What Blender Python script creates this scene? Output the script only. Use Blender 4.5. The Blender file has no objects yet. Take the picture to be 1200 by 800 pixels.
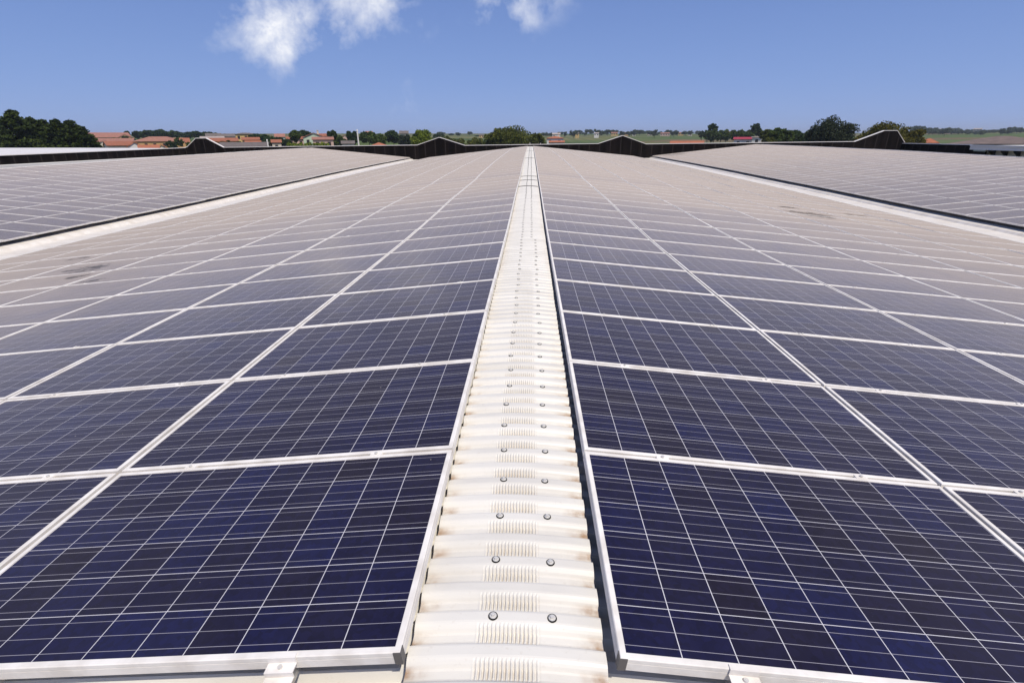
import bpy, bmesh, math, random
from mathutils import Vector, Matrix
from mathutils import noise as mnoise
random.seed(7)
R = math.radians
S = bpy.context.scene

# ------------------------------------------------------------------ camera
CAM = Vector((0.0517, 0.0, 1.3354)); PITCH, YAW, ROLL, FPX = 0.3857, -0.038, -0.0085, 588.8
# solved yaw convention: forward = (sin yaw, cos yaw)
cF = Vector((math.sin(YAW)*math.cos(PITCH), math.cos(YAW)*math.cos(PITCH), -math.sin(PITCH)))
cR = Vector((math.cos(YAW), -math.sin(YAW), 0)); cU = cR.cross(cF)
cR, cU = cR*math.cos(ROLL)+cU*math.sin(ROLL), -cR*math.sin(ROLL)+cU*math.cos(ROLL)
cam_d = bpy.data.cameras.new('camera'); cam = bpy.data.objects.new('camera', cam_d)
S.collection.objects.link(cam); S.camera = cam
cam_d.sensor_width = 36; cam_d.lens = FPX/1200*36; cam_d.clip_start = 0.05; cam_d.clip_end = 20000
cam.matrix_world = Matrix(((cR.x, cU.x, -cF.x, CAM.x), (cR.y, cU.y, -cF.y, CAM.y), (cR.z, cU.z, -cF.z, CAM.z), (0, 0, 0, 1)))
def W(px, py, Z):            # photo pixel at optical depth Z -> world point (used to survey where things stand)
    return CAM + (cF + cR*((px-600)/FPX) + cU*((400-py)/FPX))*Z
def PX(p):
    d = Vector(p)-CAM; z = d.dot(cF)
    return 600+FPX*d.dot(cR)/z, 400-FPX*d.dot(cU)/z, z

# ------------------------------------------------------------------ light
SUN_EL, SUN_AZ = R(61), R(143)      # azimuth clockwise from +Y (the view) towards +X
world = bpy.data.worlds.new('World'); S.world = world; world.use_nodes = True
wn = world.node_tree; wn.nodes.clear()
wo = wn.nodes.new('ShaderNodeOutputWorld'); bg = wn.nodes.new('ShaderNodeBackground')
sky = wn.nodes.new('ShaderNodeTexSky'); sky.sky_type = 'NISHITA'; sky.sun_disc = False
sky.sun_elevation = SUN_EL; sky.sun_rotation = SUN_AZ; sky.altitude = 50
sky.air_density = 1.0; sky.dust_density = 0.1; sky.ozone_density = 1.5
bg.inputs[1].default_value = 0.105
wn.links.new(bg.outputs[0], wo.inputs[0])
sun_d = bpy.data.lights.new('sun', 'SUN'); sun_d.energy = 4.35; sun_d.angle = R(0.53); sun_d.color = (1, 0.94, 0.845)
sun = bpy.data.objects.new('sun', sun_d); S.collection.objects.link(sun)
sdir = Vector((math.sin(SUN_AZ)*math.cos(SUN_EL), math.cos(SUN_AZ)*math.cos(SUN_EL), math.sin(SUN_EL)))
sun.rotation_euler = (-sdir).to_track_quat('-Z', 'Y').to_euler(); sun.location = (30, -10, 60)
S.view_settings.view_transform = 'Standard'; S.view_settings.look = 'None'
S.view_settings.exposure = 0.0; S.view_settings.gamma = 1; S.view_settings.use_curve_mapping = False

# clouds: thin wisps high over the far left of the sky, by direction in the sky
def wnode(t, **k):
    n = wn.nodes.new(t)
    for a, b in k.items(): setattr(n, a, b)
    return n
def wmath(op, a, b=None, c=None, clamp=False):
    n = wnode('ShaderNodeMath', operation=op, use_clamp=clamp)
    for i, v in enumerate((a, b, c)):
        if v is None: continue
        if isinstance(v, (int, float)): n.inputs[i].default_value = v
        else: wn.links.new(v, n.inputs[i])
    return n.outputs[0]
tc = wnode('ShaderNodeTexCoord')
ns = wnode('ShaderNodeTexNoise'); ns.inputs['Scale'].default_value = 13; ns.inputs['Detail'].default_value = 12; ns.inputs['Roughness'].default_value = 0.64
ns.inputs['Distortion'].default_value = 0.15
wn.links.new(tc.outputs['Generated'], ns.inputs['Vector'])
def blob(px, py, rad, gain):
    d = (W(px, py, 1.0)-CAM).normalized()
    v = wnode('ShaderNodeVectorMath', operation='DISTANCE'); wn.links.new(tc.outputs['Generated'], v.inputs[0]); v.inputs[1].default_value = d
    m = wnode('ShaderNodeMapRange', interpolation_type='SMOOTHSTEP'); wn.links.new(v.outputs['Value'], m.inputs[0])
    m.inputs[1].default_value = rad; m.inputs[2].default_value = 0.0; m.inputs[3].default_value = 0; m.inputs[4].default_value = gain
    return m.outputs[0]
acc = None
BLOBS = [(318, 32, .11, 1.15), (326, 58, .07, 1.1), (300, 40, .09, .8), (350, 14, .11, .95), (366, 24, .08, .8), (392, 6, .12, .86), (425, 6, .10, .86), (440, -12, .11, .95), (400, 30, .08, .55),
         (262, 42, .07, .45), (610, 6, .075, 1.0), (577, -6, .085, .75), (645, -10, .075, .6), (628, 20, .05, .45), (484, 30, .06, .38), (478, 128, .07, .40), (470, 95, .06, .25), (455, 120, .05, .2)]
for b in BLOBS:
    o = blob(*b); acc = o if acc is None else wmath('MAXIMUM', acc, o)
cm = wmath('SUBTRACT', wmath('ADD', wmath('MULTIPLY', ns.outputs['Fac'], 2.6), wmath('MULTIPLY', acc, .75)), 1.62)
cm = wmath('MULTIPLY', cm, wmath('MULTIPLY', acc, 1.15), clamp=True)
hs = wnode('ShaderNodeMix', data_type='RGBA', blend_type='MULTIPLY'); hs.inputs[0].default_value = 1.0
# a clear, slightly milky blue that pales towards the horizon, over the Nishita sky
sz = wnode('ShaderNodeSeparateXYZ'); wn.links.new(tc.outputs['Generated'], sz.inputs[0])
gr = wnode('ShaderNodeValToRGB'); wn.links.new(sz.outputs[2], gr.inputs[0]); ge = gr.color_ramp.elements
K = 1/.105/10
ge[0].position = 0.0; ge[0].color = (.25*K, .385*K, .77*K, 1); ge[1].position = 1.0; ge[1].color = (.06*K, .125*K, .36*K, 1)
for ps, c in ((.08, (.21, .335, .71)), (.30, (.12, .21, .53))):
    q = ge.new(ps); q.color = (*[x*K for x in c], 1)
g10 = wnode('ShaderNodeMix', data_type='RGBA', blend_type='MULTIPLY'); g10.inputs[0].default_value = 1.0; wn.links.new(gr.outputs[0], g10.inputs[6]); g10.inputs[7].default_value = (10, 10, 10, 1)
skm = wnode('ShaderNodeMix', data_type='RGBA'); skm.inputs[0].default_value = .88; wn.links.new(sky.outputs[0], skm.inputs[6]); wn.links.new(g10.outputs[2], skm.inputs[7])
wn.links.new(skm.outputs[2], hs.inputs[6]); hs.inputs[7].default_value = (1.0, 1.0, 1.0, 1)
mx = wnode('ShaderNodeMix', data_type='RGBA')
wn.links.new(cm, mx.inputs[0]); wn.links.new(hs.outputs[2], mx.inputs[6]); mx.inputs[7].default_value = (9.5, 9.6, 10.0, 1)
wn.links.new(mx.outputs[2], bg.inputs[0])

# ------------------------------------------------------------------ helpers
def link(o): S.collection.objects.link(o); return o
def tag(o, label=None, cat=None, group=None, kind=None):
    if label: o['label'] = label
    if cat: o['category'] = cat
    if group: o['group'] = group
    if kind: o['kind'] = kind
    return o
def empty(name, loc=(0, 0, 0), rz=0):
    o = bpy.data.objects.new(name, None); o.location = loc; o.rotation_euler = (0, 0, rz); o.empty_display_size = .3
    return link(o)
def mesh(name, verts, faces, mats, parent=None, smooth=False, mi=None):
    me = bpy.data.meshes.new(name); me.from_pydata([tuple(v) for v in verts], [], faces)
    for m in (mats if isinstance(mats, (list, tuple)) else [mats]): me.materials.append(m)
    if mi: me.polygons.foreach_set('material_index', mi)
    if smooth: me.polygons.foreach_set('use_smooth', [True]*len(faces))
    me.update(); o = bpy.data.objects.new(name, me); o.parent = parent
    return link(o)
class MB:
    def __init__(s): s.v = []; s.f = []
    def quad(s, *p):
        n = len(s.v); s.v += [Vector(q) for q in p]; s.f.append(tuple(range(n, n+len(p)))); return s
    def box(s, x0, x1, y0, y1, z0, z1, M=None):
        n = len(s.v); P = [Vector((x, y, z)) for z in (z0, z1) for y in (y0, y1) for x in (x0, x1)]
        s.v += [M @ p if M else p for p in P]
        s.f += [tuple(n+i for i in q) for q in ((0, 2, 3, 1), (4, 5, 7, 6), (0, 1, 5, 4), (2, 6, 7, 3), (0, 4, 6, 2), (1, 3, 7, 5))]
        return s
    def cyl(s, c, r, h, n=16, r2=None, axis='Z', M=None):
        r2 = r if r2 is None else r2; k = len(s.v); c = Vector(c)
        for (rr, t) in ((r, 0), (r2, h)):
            for i in range(n):
                a = 2*math.pi*i/n; p = Vector((rr*math.cos(a), rr*math.sin(a), t))
                if axis == 'Y': p = Vector((p.x, p.z, p.y))
                p = c+p; s.v.append(M @ p if M else p)
        for i in range(n): s.f.append((k+i, k+(i+1) % n, k+n+(i+1) % n, k+n+i))
        s.f.append(tuple(k+i for i in range(n-1, -1, -1))); s.f.append(tuple(k+n+i for i in range(n)))
        return s
    def build(s, name, mat, parent=None, smooth=False): return mesh(name, s.v, s.f, mat, parent, smooth)

def newmat(name, col=(.5, .5, .5), rough=.6, metal=0.0, spec=.5):
    m = bpy.data.materials.new(name); m.use_nodes = True; b = m.node_tree.nodes['Principled BSDF']
    b.inputs['Base Color'].default_value = (*col, 1); b.inputs['Roughness'].default_value = rough
    b.inputs['Metallic'].default_value = metal; b.inputs['Specular IOR Level'].default_value = spec
    return m
class NT:
    def __init__(s, m): s.t = m.node_tree; s.b = s.t.nodes['Principled BSDF']
    def n(s, t, **k):
        q = s.t.nodes.new(t)
        for a, b in k.items(): setattr(q, a, b)
        return q
    def set(s, sock, v):
        if hasattr(v, 'is_output') or hasattr(v, 'links'): s.t.links.new(v, sock)
        elif isinstance(v, (tuple, list)) and len(v) == 3 and len(sock.default_value) == 4: sock.default_value = (*v, 1)
        else: sock.default_value = v
    def math(s, op, a, b=None, c=None, clamp=False):
        q = s.n('ShaderNodeMath', operation=op, use_clamp=clamp)
        for i, v in enumerate((a, b, c)):
            if v is not None: s.set(q.inputs[i], v)
        return q.outputs[0]
    def mix(s, f, a, b, blend='MIX'):
        q = s.n('ShaderNodeMix', data_type='RGBA', blend_type=blend); s.set(q.inputs[0], f); s.set(q.inputs[6], a); s.set(q.inputs[7], b); return q.outputs[2]
    def noise(s, vec, scale, detail=4, rough=.55):
        q = s.n('ShaderNodeTexNoise'); s.set(q.inputs['Vector'], vec); q.inputs['Scale'].default_value = scale
        q.inputs['Detail'].default_value = detail; q.inputs['Roughness'].default_value = rough; return q.outputs['Fac']
    def ramp(s, v, a, b, lo=0, hi=1):
        q = s.n('ShaderNodeMapRange'); s.set(q.inputs[0], v)
        for i, t in enumerate((a, b, lo, hi)): q.inputs[i+1].default_value = t
        return q.outputs[0]
    def pos(s): return s.n('ShaderNodeNewGeometry').outputs['Position']
    def obj(s): return s.n('ShaderNodeTexCoord').outputs['Object']
    def scale(s, vec, sc):
        q = s.n('ShaderNodeVectorMath', operation='MULTIPLY'); s.set(q.inputs[0], vec); q.inputs[1].default_value = sc; return q.outputs[0]
def var_mat(name, c1, c2, scale=3, rough=.7, sv=(1, 1, 1), spec=.4, bump=0, lo=.35, hi=.65, detail=5, metal=0):
    m = newmat(name, c1, rough, metal, spec); t = NT(m)
    v = t.scale(t.pos(), sv); f = t.noise(v, scale, detail)
    t.set(t.b.inputs['Base Color'], t.mix(t.ramp(f, lo, hi), c1, c2))
    if bump:
        b = t.n('ShaderNodeBump'); b.inputs['Strength'].default_value = bump; b.inputs['Distance'].default_value = .02
        t.set(b.inputs['Height'], f); t.set(t.b.inputs['Normal'], b.outputs[0])
    return m

# ------------------------------------------------------------------ roof geometry
PIT_X, PIT_Y, PW, PH = 1.665, 1.008, 1.646, 0.995
X0, Y0, NROW = 0.307, 0.968, 61
SL = math.atan(0.0992)                      # roof slope
SPAN = 26.0                                 # ridge to ridge
YEND = Y0+NROW*PIT_Y+.35
CAMB = [(-10, .0), (0, 0), (4, -.004), (8, -.018), (10.5, .008), (13, .055), (16, .072), (19, .085), (21, .14), (24, .19), (30, .26), (38, .31), (48, .35), (63, .38), (80, .38)]
CAMS = [(-10, 0), (8, 0), (20, .06), (28, .14), (41, .28), (52, .34), (63, .38), (80, .38)]
def curve(C, y):
    for (a, p), (b, q) in zip(C, C[1:]):
        if y <= b:
            t = max(0, (y-a)/(b-a)); t = t*t*(3-2*t)*.5+t*.5; return p+(q-p)*t
    return C[-1][1]
def camb(y, x=0):                            # the long beams sag and rise a little; less so at the outer vaults
    t = max(0, min(1, (abs(x)-3)/17)); t = t*t*(3-2*t)
    return curve(CAMB, y)*(1-t)+curve(CAMS, y)*t
def lx(x): c = round(x/SPAN)*SPAN; return x-c, c
def zr(x, y):                                # height of the panel plane
    l, c = lx(x); return -max(0, abs(l)-X0)*math.tan(SL)+camb(y, x)

# ------------------------------------------------------------------ materials
def m_white_sheet(name, dirt_attr=False, base=(.70, .665, .60), base2=(.60, .565, .505)):
    m = newmat(name, base, .42, 0, .35); t = NT(m)
    p = t.pos(); f = t.noise(t.scale(p, (1.2, 4, 1)), 1.3, 6)
    c = t.mix(t.ramp(f, .38, .68), base, base2)
    f2 = t.noise(p, 60, 3); c = t.mix(t.math('MULTIPLY', t.ramp(f2, .62, .78), .35), c, (.5, .44, .36))
    if dirt_attr:
        a = t.n('ShaderNodeAttribute', attribute_name='dirt')
        f3 = t.noise(t.scale(p, (1, 1, 1)), 22, 5)
        k = t.math('MULTIPLY', a.outputs['Fac'], t.ramp(f3, .30, .62), clamp=True)
        c = t.mix(k, c, (.36, .235, .145))
    t.set(t.b.inputs['Base Color'], c)
    return m
M_CAP = m_white_sheet('ridge_cap_paint', True)
M_SHEET = m_white_sheet('roof_sheet_paint')
M_GUT = m_white_sheet('gutter_paint', False, (.78, .72, .64), (.66, .59, .50))
M_ALU = newmat('anodised_aluminium', (.74, .725, .70), .6, 0, .22)
t = NT(M_ALU); f = t.noise(t.pos(), 9, 4); t.set(t.b.inputs['Base Color'], t.mix(t.ramp(f, .4, .65), (.80, .755, .70), (.66, .61, .55)))
M_ALU2 = newmat('bare_aluminium', (.55, .54, .52), .4, .7)
M_PLUG = newmat('grey_plastic', (.11, .10, .095), .6)
M_RUB = newmat('black_rubber', (.010, .009, .008), .8, 0, .2)
M_STEEL = newmat('zinc_screw', (.66, .63, .58), .45, .25)
M_DARK = newmat('dark_cladding', (.006, .004, .004), .8, 0, .08)
t = NT(M_DARK); p = t.pos()
sep = t.n('ShaderNodeSeparateXYZ'); t.set(sep.inputs[0], p)
w = t.math('FRACT', t.math('MULTIPLY', t.math('ADD', sep.outputs[0], sep.outputs[1]), .83))
seam = t.math('LESS_THAN', w, .09); f = t.noise(t.scale(p, (1.3, 1.3, .15)), 1.2, 4)
t.set(t.b.inputs['Base Color'], t.mix(t.math('MULTIPLY', seam, .5), t.mix(t.ramp(f, .4, .7), (.005, .0035, .003), (.013, .009, .008)), (.05, .04, .036)))
M_FLASH = newmat('white_flashing', (.78, .72, .66), .5)
M_LAP = newmat('dark_lap_strip', (.10, .09, .08), .8)

def panel_glass():
    m = newmat('solar_glass', (.01, .01, .04), .10, 0, .5); t = NT(m)
    uv = t.n('ShaderNodeUVMap', uv_map='cells').outputs[0]; sp = t.n('ShaderNodeSeparateXYZ'); t.set(sp.inputs[0], uv)
    u, v = sp.outputs[0], sp.outputs[1]
    rnd = t.n('ShaderNodeObjectInfo').outputs['Random']
    cb = t.n('ShaderNodeCombineXYZ'); t.set(cb.inputs[0], t.math('FLOOR', u)); t.set(cb.inputs[1], t.math('FLOOR', v)); t.set(cb.inputs[2], t.math('MULTIPLY', rnd, 977))
    wnz = t.n('ShaderNodeTexWhiteNoise', noise_dimensions='3D'); t.set(wnz.inputs['Vector'], cb.outputs[0])
    cr = t.n('ShaderNodeValToRGB'); t.set(cr.inputs[0], wnz.outputs['Value'])
    e = cr.color_ramp.elements
    e[0].position = 0; e[0].color = (.0070, .0056, .0165, 1); e[1].position = 1; e[1].color = (.0042, .0070, .042, 1)
    for ps, c in ((.09, (.006, .0056, .022, 1)), (.34, (.0055, .0056, .024, 1)), (.7, (.0044, .0055, .031, 1))):
        q = e.new(ps); q.color = c
    col = cr.outputs[0]
    # crystal grain of the multicrystalline cells
    vo = t.n('ShaderNodeTexVoronoi'); vo.inputs['Scale'].default_value = 9; t.set(vo.inputs['Vector'], uv)
    sc = t.n('ShaderNodeSeparateColor'); t.set(sc.inputs[0], vo.outputs['Color'])
    col = t.mix(1.0, col, t.mix(sc.outputs[0], (.82, .82, .82), (1.25, 1.25, 1.3)), 'MULTIPLY')
    fu, fv = t.math('FRACT', u), t.math('FRACT', v)
    # lines: distance to the cell border in u and v, and three bus bars
    du = t.math('MINIMUM', fu, t.math('SUBTRACT', 1, fu)); dv = t.math('MINIMUM', fv, t.math('SUBTRACT', 1, fv))
    gu = t.math('LESS_THAN', du, .0085); gv = t.math('LESS_THAN', dv, .0075)
    f3 = t.math('FRACT', t.math('MULTIPLY', fv, 3)); db = t.math('ABSOLUTE', t.math('SUBTRACT', f3, .5))
    bus = t.math('LESS_THAN', db, .0155)
    col = t.mix(t.math('MULTIPLY', bus, .75), col, (.42, .40, .44))
    col = t.mix(t.math('MAXIMUM', gu, gv), col, (.62, .60, .62))
    vs = t.n('ShaderNodeTexVoronoi'); vs.inputs['Scale'].default_value = 13; t.set(vs.inputs['Vector'], t.pos())
    vc = t.n('ShaderNodeSeparateColor'); t.set(vc.inputs[0], vs.outputs['Color'])
    spk = t.math('MULTIPLY', t.math('LESS_THAN', vs.outputs['Distance'], t.math('MULTIPLY', vc.outputs[1], .06)), t.math('GREATER_THAN', vc.outputs[0], .86))
    col = t.mix(spk, col, (.30, .27, .23))
    # dust film, thicker towards the valleys, with run marks and two mossy stains
    p = t.pos(); ps = t.n('ShaderNodeSeparateXYZ'); t.set(ps.inputs[0], p)
    ax = t.math('ABSOLUTE', ps.outputs[0])
    lxn = t.math('PINGPONG', ax, SPAN/2)
    nz = t.noise(t.scale(p, (.35, 1.6, 1)), 1.1, 6, .65)
    dust = t.math('MULTIPLY', t.ramp(lxn, 4.5, 12.5, .0, 1), t.ramp(nz, .30, .72, .25, 1))
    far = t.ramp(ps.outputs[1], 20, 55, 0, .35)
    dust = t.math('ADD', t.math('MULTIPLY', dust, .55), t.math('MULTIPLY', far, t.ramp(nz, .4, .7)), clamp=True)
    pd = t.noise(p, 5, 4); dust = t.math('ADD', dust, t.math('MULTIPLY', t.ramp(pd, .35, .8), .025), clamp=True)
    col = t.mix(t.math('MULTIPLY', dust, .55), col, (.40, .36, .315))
    st = None
    for (px, py, rx, ry) in ((104, 314, .6, .42), (92, 324, .28, .22), (90, 303, .35, .25), (112, 328, .45, .12), (120, 311, .5, .12), (948, 250, .9, .6), (962, 254, .6, .3), (925, 243, .5, .3), (1003, 252, .5, .22), (474, 183, 2.5, 3), (790, 181, 2.5, 3)):
        # surveyed position on the roof plane
        lo_, hi_ = 1.0, 80.0
        for _ in range(40):
            md = (lo_+hi_)/2; q = W(px, py, md)
            if q.z > zr(q.x, q.y): lo_ = md
            else: hi_ = md
        q = W(px, py, lo_)
        d = t.n('ShaderNodeVectorMath', operation='SUBTRACT'); t.set(d.inputs[0], p); d.inputs[1].default_value = q
        d2 = t.scale(d.outputs[0], (1/rx, 1/ry, 0)); ln = t.n('ShaderNodeVectorMath', operation='LENGTH'); t.set(ln.inputs[0], d2)
        o = t.ramp(ln.outputs['Value'], 1.0, .2, 0, 1.0 if rx < 2 else .6); st = o if st is None else t.math('MAXIMUM', st, o)
    sn = t.noise(t.scale(p, (.8, 2.2, 1)), 3.2, 7, .7)
    stain = t.ramp(t.math('MULTIPLY', st, t.ramp(sn, .40, .60)), .22, .34, 0, .8)
    col = t.mix(stain, col, (.045, .04, .032))
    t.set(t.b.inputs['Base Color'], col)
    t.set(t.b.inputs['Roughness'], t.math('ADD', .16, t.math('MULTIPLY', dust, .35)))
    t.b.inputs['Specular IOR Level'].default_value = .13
    t.b.inputs['Specular Tint'].default_value = (1, .86, .76, 1)
    # film of fine dust on the glass, plus rough reflection painted as pale cover at grazing angles
    g = t.n('ShaderNodeNewGeometry'); dt = t.n('ShaderNodeVectorMath', operation='DOT_PRODUCT'); t.set(dt.inputs[0], g.outputs['Incoming']); t.set(dt.inputs[1], g.outputs['Normal'])
    cs = t.math('MAXIMUM', t.math('ABSOLUTE', dt.outputs['Value']), .01)
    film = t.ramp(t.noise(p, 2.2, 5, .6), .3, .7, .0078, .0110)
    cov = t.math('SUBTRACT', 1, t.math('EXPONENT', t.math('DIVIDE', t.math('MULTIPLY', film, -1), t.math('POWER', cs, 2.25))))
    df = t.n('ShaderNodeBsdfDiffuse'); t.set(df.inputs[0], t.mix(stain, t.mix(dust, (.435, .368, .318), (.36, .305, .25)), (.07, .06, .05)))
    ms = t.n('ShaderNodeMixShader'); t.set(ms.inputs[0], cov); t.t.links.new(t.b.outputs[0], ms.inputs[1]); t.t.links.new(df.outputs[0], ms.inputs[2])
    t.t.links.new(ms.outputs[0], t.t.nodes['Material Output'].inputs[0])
    return m
M_GLASS = panel_glass()

# ------------------------------------------------------------------ warehouse (roof, caps, gutters, walls)
GZ = -8.6                                     # ground level
wh = empty('warehouse', (0, 0, GZ)); tag(wh, 'long industrial shed under the solar panels with a cream corrugated vaulted roof', 'building')
def wmesh(name, v, f, m, mi=None, smooth=False):
    o = mesh(name, [Vector(q)-Vector((0, 0, GZ)) for q in v], f, m, wh, smooth, mi); return o
RIB = .112
def rib_profile(y0, y1, depth):              # trapezoid ribs running down the slope
    out = []; n0 = math.floor(y0/RIB); k = n0
    while k*RIB < y1:
        b = k*RIB
        out += [(b, 0), (b+.036, 0), (b+.056, -depth), (b+.094, -depth)]
        k += 1
    return out
# corrugated slopes, one sheet per slope
SHEET_D = -.096
for c in (-SPAN, 0, SPAN):
    for s in (-1, 1):
        prof = rib_profile(-8, YEND, .034); xs = [0.02, 3, 6, 9, 12.92 if c == 0 else (11.5 if s*c < 0 else 13.3)]; v = []; f = []
        for (y, dz) in prof:
            for x in xs:
                v.append((c+s*x, y, -max(0, x-X0)*math.tan(SL)+camb(y, c+s*x)+SHEET_D+dz))
        n = len(xs)
        for i in range(len(prof)-1):
            for j in range(n-1): f.append((i*n+j, i*n+j+1, (i+1)*n+j+1, (i+1)*n+j))
        wmesh('roof_sheet', v, f, M_SHEET)
# ridge caps: curved sheet with ribs across, crimped over the crown near the front
def ridge_cap(c, ya, yb, fine_to):
    v = []; f = []; dirt = []
    def xs_for(y):
        return None
    def xset(fine):
        if not fine: return [-.300+.58*i/14 for i in range(15)]
        a = [-.300+.19*i/8 for i in range(8)]; b = [-.110+.2*i/80 for i in range(81)]; cc = [.09+.19*(i+1)/8 for i in range(8)]
        return a+b+cc
    def zc(x, y): return camb(y, c)-.046-.020*((x+.0175)/.2825)**2
    seg = [(ya, fine_to, True), (fine_to, yb, False)] if fine_to > ya else [(ya, yb, False)]
    for (a, b, fine) in seg:
        X = xset(fine); P = []
        k = math.floor(a/RIB+.5); off = -.012
        while k*RIB < b-.001:
            q = k*RIB+off
            # rows: (y, dz, crimp weight, dirt weight)
            if fine:
                P += [(q, 0, 0, 0), (q+.006, .0015, 0, 0), (q+.034, .0015, 0, 0), (q+.040, 0, 0, 0), (q+.048, -.010, .0, .1), (q+.056, -.019, .35, .6), (q+.062, -.021, 1, 1), (q+.072, -.021, 1, 1),
                      (q+.084, -.021, 1, .8), (q+.090, -.019, .9, .6), (q+.097, -.010, .8, .1), (q+.104, -.004, .3, 0)]
            else: P += [(q, 0, 0, 0), (q+.038, 0, 0, 0), (q+.058, -.021, 0, .6), (q+.088, -.021, 0, .6)]
            k += 1
        P.append((k*RIB+off, 0, 0, 0))
        n0 = len(v); n = len(X)
        for (y, dz, cr, dw) in P:
            rf_ = .25+.75*abs(mnoise.noise(Vector((round(y/RIB)*1.37, 4.2, c)))*2.2)
            ed_ = .35+.9*abs(mnoise.noise(Vector((round(y/RIB)*2.11, 9.2+x*3 if False else 9.2, c)))*2)
            jig = .0025*mnoise.noise(Vector((y*3, 1.7, c)))
            for x in X:
                z = zc(x, y)+dz
                e = abs(x+.0175)/.2825
                if cr:
                    wv = max(0, 1-abs((x+.010)/.1)**6)
                    z += cr*wv*.0055*math.sin(2*math.pi*(x+.11)/.0125)
                xx = x
                if e > .99: xx = x+.003*mnoise.noise(Vector((y*9, x, 3)))
                v.append((c+xx+jig, y, z))
                crd = 0
                if cr and abs(x+.01) < .098: crd = .75*cr*max(0, -math.sin(2*math.pi*(x+.11)/.0125))
                dirt.append(min(1, dw*ed_*max(0, (e-.72)/.28)**1.2*1.6+crd*.5*rf_*(.6+.8*mnoise.noise(Vector((x*14, y*7, 2)))+.3)))
        for i in range(len(P)-1):
            for j in range(n-1): f.append((n0+i*n+j, n0+i*n+j+1, n0+(i+1)*n+j+1, n0+(i+1)*n+j))
    # side skirts that give the sheet its thickness
    o = wmesh('ridge_cap', v, f, M_CAP)
    at = o.data.attributes.new('dirt', 'FLOAT', 'POINT'); at.data.foreach_set('value', dirt)
    return o
cap = ridge_cap(0, -3, YEND, 5.6)
for c in (-SPAN, SPAN): ridge_cap(c, 8, YEND, -99)
# overlaps where one length of cap laps the next, as flat dark strips
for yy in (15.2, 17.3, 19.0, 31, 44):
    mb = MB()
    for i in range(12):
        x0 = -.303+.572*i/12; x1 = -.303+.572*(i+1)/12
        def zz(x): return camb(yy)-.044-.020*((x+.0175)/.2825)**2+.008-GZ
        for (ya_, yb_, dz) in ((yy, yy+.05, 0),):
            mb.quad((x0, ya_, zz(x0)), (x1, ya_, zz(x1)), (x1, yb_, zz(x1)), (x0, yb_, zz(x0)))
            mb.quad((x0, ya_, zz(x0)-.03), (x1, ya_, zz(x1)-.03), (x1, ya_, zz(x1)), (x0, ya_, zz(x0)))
    mb.build('lap_joint', M_LAP, wh)
# screws with rubber washers on every second rib
def screw_mesh():
    mb = MB(); mb.cyl((0, 0, 0), .0155, .0035, 20, .0145); n1 = len(mb.f)
    mb.cyl((0, 0, .0035), .0118, .0018, 20, .0105); mb.cyl((0, 0, .0053), .0068, .0055, 6); mb.cyl((0, 0, .0108), .003, .0004, 8)
    me = bpy.data.meshes.new('screw'); me.from_pydata([tuple(q) for q in mb.v], [], mb.f)
    me.materials.append(M_RUB); me.materials.append(M_STEEL)
    me.polygons.foreach_set('material_index', [0]*n1+[1]*(len(mb.f)-n1)); me.polygons.foreach_set('use_smooth', [False]*len(mb.f)); return me
SM = screw_mesh()
cap_z = lambda x, y: camb(y)-.046-.020*((x+.0175)/.2825)**2+.0015
cnt = 0; rest = MB(); k = 9
rs = random.Random(3)
def screw_x(y, s):
    if s < 0: base = -.072 if y > 1.9 else -.058
    else: base = .125
    if s > 0 and y > 7.5: base -= .05
    if s < 0 and y > 12: base += .01
    return base+rs.uniform(-.006, .006)
while k*RIB < YEND-1:
    if (k % 2) == 0:
        for s in (-1, 1):
            y = k*RIB-.012+.020+rs.uniform(-.003, .003); x = screw_x(y, s)
            if cnt < 100:
                o = bpy.data.objects.new('screw', SM); o.parent = cap; o.location = (x, y, cap_z(x, y)-GZ); link(o); cnt += 1
            else: rest.cyl((x, y, cap_z(x, y)-GZ), .0135, .008, 8, .009)
    k += 1
ro = rest.build('screw', M_RUB, cap); ro['kind'] = 'stuff'; ro['label'] = 'far screws in two rows along the ridge strip'
# valley gutters: folded trays with upstands
for s in (-1, 1):
    v = []; f = []; prof = [(12.7, -1.378), (12.94, -1.395), (13.0, -1.41), (13.86, -1.41), (13.93, -1.34), (14.2, -1.30), (14.7, -1.24)]
    ys = [-8+i*1.0 for i in range(int(YEND+8)+1)]+[YEND]
    for y in ys:
        for (x, z) in prof: v.append((s*x, y, z+camb(y, x)+.004*math.sin(y*2.1)))
    n = len(prof)
    for i in range(len(ys)-1):
        for j in range(n-1): f.append((i*n+j, i*n+j+1, (i+1)*n+j+1, (i+1)*n+j))
    wmesh('valley_gutter', v, f, M_GUT)
# far end wall: dark cladding with a low gable beside each valley
ztop = .415
def xat(px): return W(px, 171, 59.2).x
GAB = [(xat(489), xat(515), xat(516), xat(545), .93), (xat(700), xat(727), xat(728), xat(755), .95)]
def prof_wall(xa, xb, gab, zt):
    pts = [(xa, zt)]
    for (a, b, c, d, h) in gab: pts += [(a, zt+.12), (b, zt+h), (c, zt+h), (d, zt+.04)]
    pts += [(xb, zt)]; return pts
YW = YEND+.25
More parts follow.
